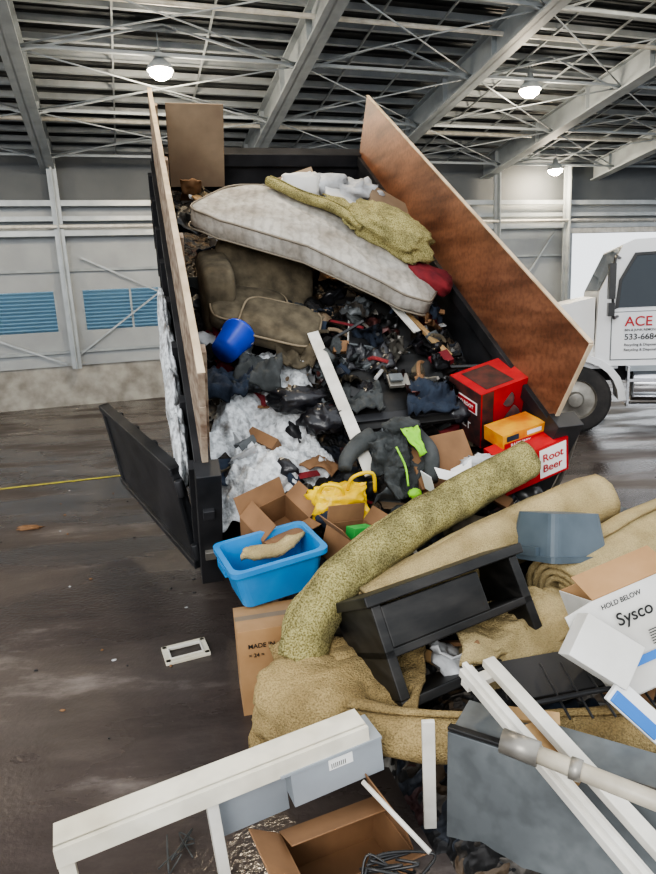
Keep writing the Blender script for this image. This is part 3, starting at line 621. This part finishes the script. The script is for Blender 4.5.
gp=M('metal_cabinet_panel'); gp.box((.40,2.14,.46),(.60,-.42,.03),(.03,-.10,-.46),.02,dull_panel); gp.box((.40,2.14,.465),(.60,-.42,.03),(.01,.03,.0),.015,black_plastic)
gp.box((.42,2.15,.44),(.60,-.42,.03),(.0,.22,.02),.02,dull_panel); gp.finish(.003)
wk=M('wood_block'); wk.box((.66,2.06,.49),(.10,-.22,-.05),(.07,.04,0),.05,wood_n); wk.box((.62,2.16,.47),(.2,-.06,.0),(0,.05,.02),.04,wood_n); wk.finish(.003)
# white shelf frame
sh=M('shelf_unit')
a=V((-.93,1.72,.44)); b_=V((.09,2.14,.51)); D_=b_-a; Dn=D_.normalized(); S_=V((-.41,.91,0)); S_=(S_-Dn*S_.dot(Dn)).normalized(); Up=Dn.cross(S_).normalized()
if Up.z<0: Up=-Up
R3=Matrix((Dn,S_,Up)).transposed(); Ls=D_.length
def shb(x0,x1,y0,y1,z0,z1,m): sh.cbox(a+R3@V(((x0+x1)/2,(y0+y1)/2,(z0+z1)/2)),(x1-x0,y1-y0,z1-z0),m,R3)
shb(-.02,Ls,0,.11,-.02,.0,cream_paint); shb(-.02,Ls,-.015,.01,-.07,.0,cream_paint)
shb(-.02,.03,-.0,.03,-.43,-.02,cream_paint); shb(.47,.51,-.0,.06,-.43,-.02,white_paint)
shb(.51,.78,.08,.10,-.30,-.02,grey_panel); shb(.78,Ls+.05,-.01,.12,-.22,-.071,grey_panel)
shb(.74,Ls+.05,-.02,.13,-.071,-.06,grey_panel)
shb(.93,1.03,-.012,-.0105,-.125,-.08,paper)
for k in range(8): shb(.94+k*.008,.943+k*.008,-.0135,-.012,-.118,-.098,ink)
sh.finish(.003)
b1=M('cardboard_box'); carton(b1,(-.02,1.93,.10),(.40,.28,.18),rot(0,3,25),cardboard_d,(70,150,20,140),inner=cardboard_d); b1.finish(.002)
dw=M('wooden_dowel'); dw.tube([(.06,1.95,.42),(.26,1.72,.34)],.009,white_paint,8,1); dw.finish()
wi=M('cable_tangle')
for k in range(5):
    pts=[V((.06+random.uniform(-.03,.22),1.66+random.uniform(0,.1),.28+random.uniform(-.03,.06))) for _ in range(5)]
    wi.tube(pts,.005,black_plastic,6)
wi.finish()
wi=M('wire_scrap')
for k in range(3):
    pts=[V((-.68+random.uniform(-.06,.08),2.1+random.uniform(-.1,.1),.01+random.uniform(0,.05))) for _ in range(5)]; wi.tube(pts,.003,grey_cloth,6)
wi.finish()
pf=M('picture_frame'); c_=V((-.96,3.60,.012)); R=rot(0,0,22)
for x,y,l,w_ in((0,.085,.27,.035),(0,-.085,.27,.035),(.12,0,.035,.2),(-.12,0,.035,.2)): pf.cbox(c_+R@V((x,y,0)),(l,w_,.022),cream_paint,R)
for x,y,l,w_ in((0,.064,.2,.01),(0,-.064,.2,.01),(.10,0,.01,.13),(-.10,0,.01,.13)): pf.cbox(c_+R@V((x,y,.006)),(l,w_,.02),white_paint,R)
pf.finish(.003)
lt=M('floor_litter')
for i in range(60):
    x=random.uniform(-3.8,-.9); y=random.uniform(2.4,7.5); lt.blob((x,y,.004),(random.uniform(.005,.02),random.uniform(.005,.012),.006),random.choice([cardboard_d,cardboard_d,whitebag,black_plastic,black_plastic]),i,.5,n=8)
lt.blob((-3.1,6.15,.01),(.12,.06,.02),cardboard_d,3,.6); lt.finish()
# ---------------------------------------------------------------- white work truck at right
T=M('truck')
def tx(x0,x1,y0,y1,z0,z1,m): T.cbox(((x0+x1)/2,(y0+y1)/2,(z0+z1)/2),(x1-x0,y1-y0,z1-z0),m)
Y0,Y1=9.15,11.35
def prism(pts,y0,y1,m):
    n=len(pts); vs=[(x,y0,z) for x,z in pts]+[(x,y1,z) for x,z in pts]
    T.add(vs,[tuple(range(n)),tuple(range(n,2*n))[::-1]]+[(i,(i+n),((i+1)%n+n),(i+1)%n) for i in range(n)],m)
prism([(4.12,1.0),(6.0,1.0),(6.0,2.66),(5.85,2.74),(4.58,2.74),(4.44,2.68),(4.15,2.05)],Y0,Y1,truck_white)
prism([(2.55,1.0),(4.12,1.0),(4.12,1.98),(2.9,1.75),(2.6,1.5)],Y0+.15,Y1-.15,truck_white)
prism([(4.40,1.82),(5.25,1.82),(5.25,2.52),(4.62,2.52),(4.44,2.2)],Y0-.012,Y0,glass_d)
prism([(4.36,1.80),(4.40,2.2),(4.59,2.56),(5.30,2.56),(5.30,2.52),(4.62,2.52),(4.44,2.2),(4.41,1.82)],Y0-.018,Y0,black_plastic)
T.add([(4.165,Y0+.1,2.06),(4.43,Y0+.1,2.64),(4.43,Y1-.1,2.64),(4.165,Y1-.1,2.06)],[(0,1,2,3)],glass_d)
T.add([(4.15,Y0+.1,2.07),(4.42,Y0+.1,2.65),(4.42,Y1-.1,2.65),(4.15,Y1-.1,2.07)],[(0,1,2,3)],glass_d)
for x in(4.32,5.34): tx(x,x+.014,Y0-.006,Y0,1.08,2.6,dull_panel)
tx(4.32,5.35,Y0-.006,Y0,1.08,1.094,dull_panel); tx(5.1,5.26,Y0-.03,Y0,1.68,1.72,black_plastic)
tx(4.34,5.34,Y0-.004,Y0,1.755,1.765,dull_panel)
WX=3.88
P=[(WX+math.cos(a)*.68,.5+math.sin(a)*.68) for a in [math.radians(x) for x in range(0,181,15)]]; P2=[(WX+math.cos(a)*.58,.5+math.sin(a)*.58) for a in [math.radians(x) for x in range(180,-1,-15)]]
for i in range(12):
    prism([P[i],P[i+1],P2[11-i],P2[12-i]],Y0-.02,Y0+.5,truck_white)
tx(3.3,4.45,Y0+.1,Y0+.3,.95,1.2,truck_white)
wheel(T,(WX,Y0+.15,.5),(0,1,0),.5,.28,hub=metal_g); wheel(T,(WX,Y1-.15,.5),(0,1,0),.5,.28)
for y in(Y0+.15,Y0+.45,Y1-.45,Y1-.15): wheel(T,(8.2,y,.5),(0,1,0),.5,.26)
tx(2.4,9.3,9.85,9.95,.7,.95,black_steel); tx(2.4,9.3,10.55,10.65,.7,.95,black_steel)
tx(2.35,2.6,Y0,Y1,.45,.85,chrome)
T.tube([(4.65,Y0+.22,.72),(5.9,Y0+.22,.72)],.26,chrome,20,1)
for z in(.42,.78): tx(4.55,5.6,Y0-.12,Y0+.05,z,z+.04,chrome)
for x in(4.55,5.1,5.58): tx(x,x+.03,Y0-.12,Y0-.06,.42,1.0,chrome)
tx(4.55,6.0,Y0-.03,Y0+.1,.92,1.0,steel_l)
T.tube([(4.40,Y0-.02,2.5),(4.30,Y0-.3,2.45),(4.30,Y0-.3,1.75),(4.4,Y0-.02,1.7)],.02,black_plastic,8); tx(4.23,4.31,Y0-.42,Y0-.2,1.95,2.42,black_plastic); tx(4.23,4.31,Y0-.40,Y0-.22,1.72,1.9,black_plastic)
tx(6.2,9.5,Y0,Y1,1.0,1.12,black_steel); tx(6.2,6.3,Y0,Y1,1.1,3.0,truck_white); tx(6.3,9.5,Y0,Y0+.05,1.1,2.1,truck_white); tx(6.3,9.5,Y1-.05,Y1,1.1,2.1,truck_white)
for x in(7,7.8,8.6,9.4): tx(x,x+.08,Y0-.05,Y0,1.1,2.1,truck_white)
ob=T.finish(.012)
text(ob,'ACE',.19,(4.50,Y0-.008,1.56),(1,0,0),(0,0,1),redbox); text(ob,'BIN & JUNK REMOVAL',.045,(4.50,Y0-.008,1.49),(1,0,0),(0,0,1),ink); text(ob,'533-6684',.115,(4.50,Y0-.008,1.37),(1,0,0),(0,0,1),ink)
for k in range(2): text(ob,'Recycling & Disposal',.05,(4.50,Y0-.008,1.28-.07*k),(1,0,0),(0,0,1),ink)
piv=V((4.1,9.15,0)); Rz=Matrix.Rotation(math.radians(-17),4,'Z')
bpy.context.view_layer.update()
ob.matrix_world=Matrix.Translation(piv+V((-.20,.0,0)))@Rz@Matrix.Translation(-piv)@ob.matrix_world
# ---------------------------------------------------------------- light
wd=bpy.data.worlds.new('World'); bpy.context.scene.world=wd; wd.use_nodes=True
bgn=wd.node_tree.nodes['Background']; bgn.inputs[0].default_value=(.92,.96,1.0,1); bgn.inputs[1].default_value=1.85
def area(loc,tgt,sx,sy,e,col):
    ld=bpy.data.lights.new('bay_door_daylight','AREA'); ld.shape='RECTANGLE'; ld.size=sx; ld.size_y=sy; ld.energy=e; ld.color=col
    lo=bpy.data.objects.new('bay_door_daylight',ld); lo.location=loc; lo.rotation_euler=(V(tgt)-V(loc)).to_track_quat('-Z','Y').to_euler(); bpy.context.collection.objects.link(lo)
area((-3,-6,5.5),(0,4.5,1),5,3,640,(1,.98,.95))
try: bpy.context.scene.view_settings.look='AgX - Medium High Contrast'
except Exception: pass
# ---------------------------------------------------------------- camera
p=math.radians(12); r=math.radians(3)
X=V((1,0,0)); Uv=V((0,math.sin(p),math.cos(p))); Fw=V((0,math.cos(p),-math.sin(p)))
cr_=X*math.cos(r)-Uv*math.sin(r); cu_=X*math.sin(r)+Uv*math.cos(r)
cd=bpy.data.cameras.new('camera'); cd.sensor_fit='VERTICAL'; cd.sensor_height=24; cd.lens=631/874*24; cd.clip_start=.05
co=bpy.data.objects.new('camera',cd); bpy.context.collection.objects.link(co)
mw=Matrix((cr_,cu_,-Fw)).transposed().to_4x4(); mw.translation=V((0,0,2.1)); co.matrix_world=mw
bpy.context.scene.camera=co
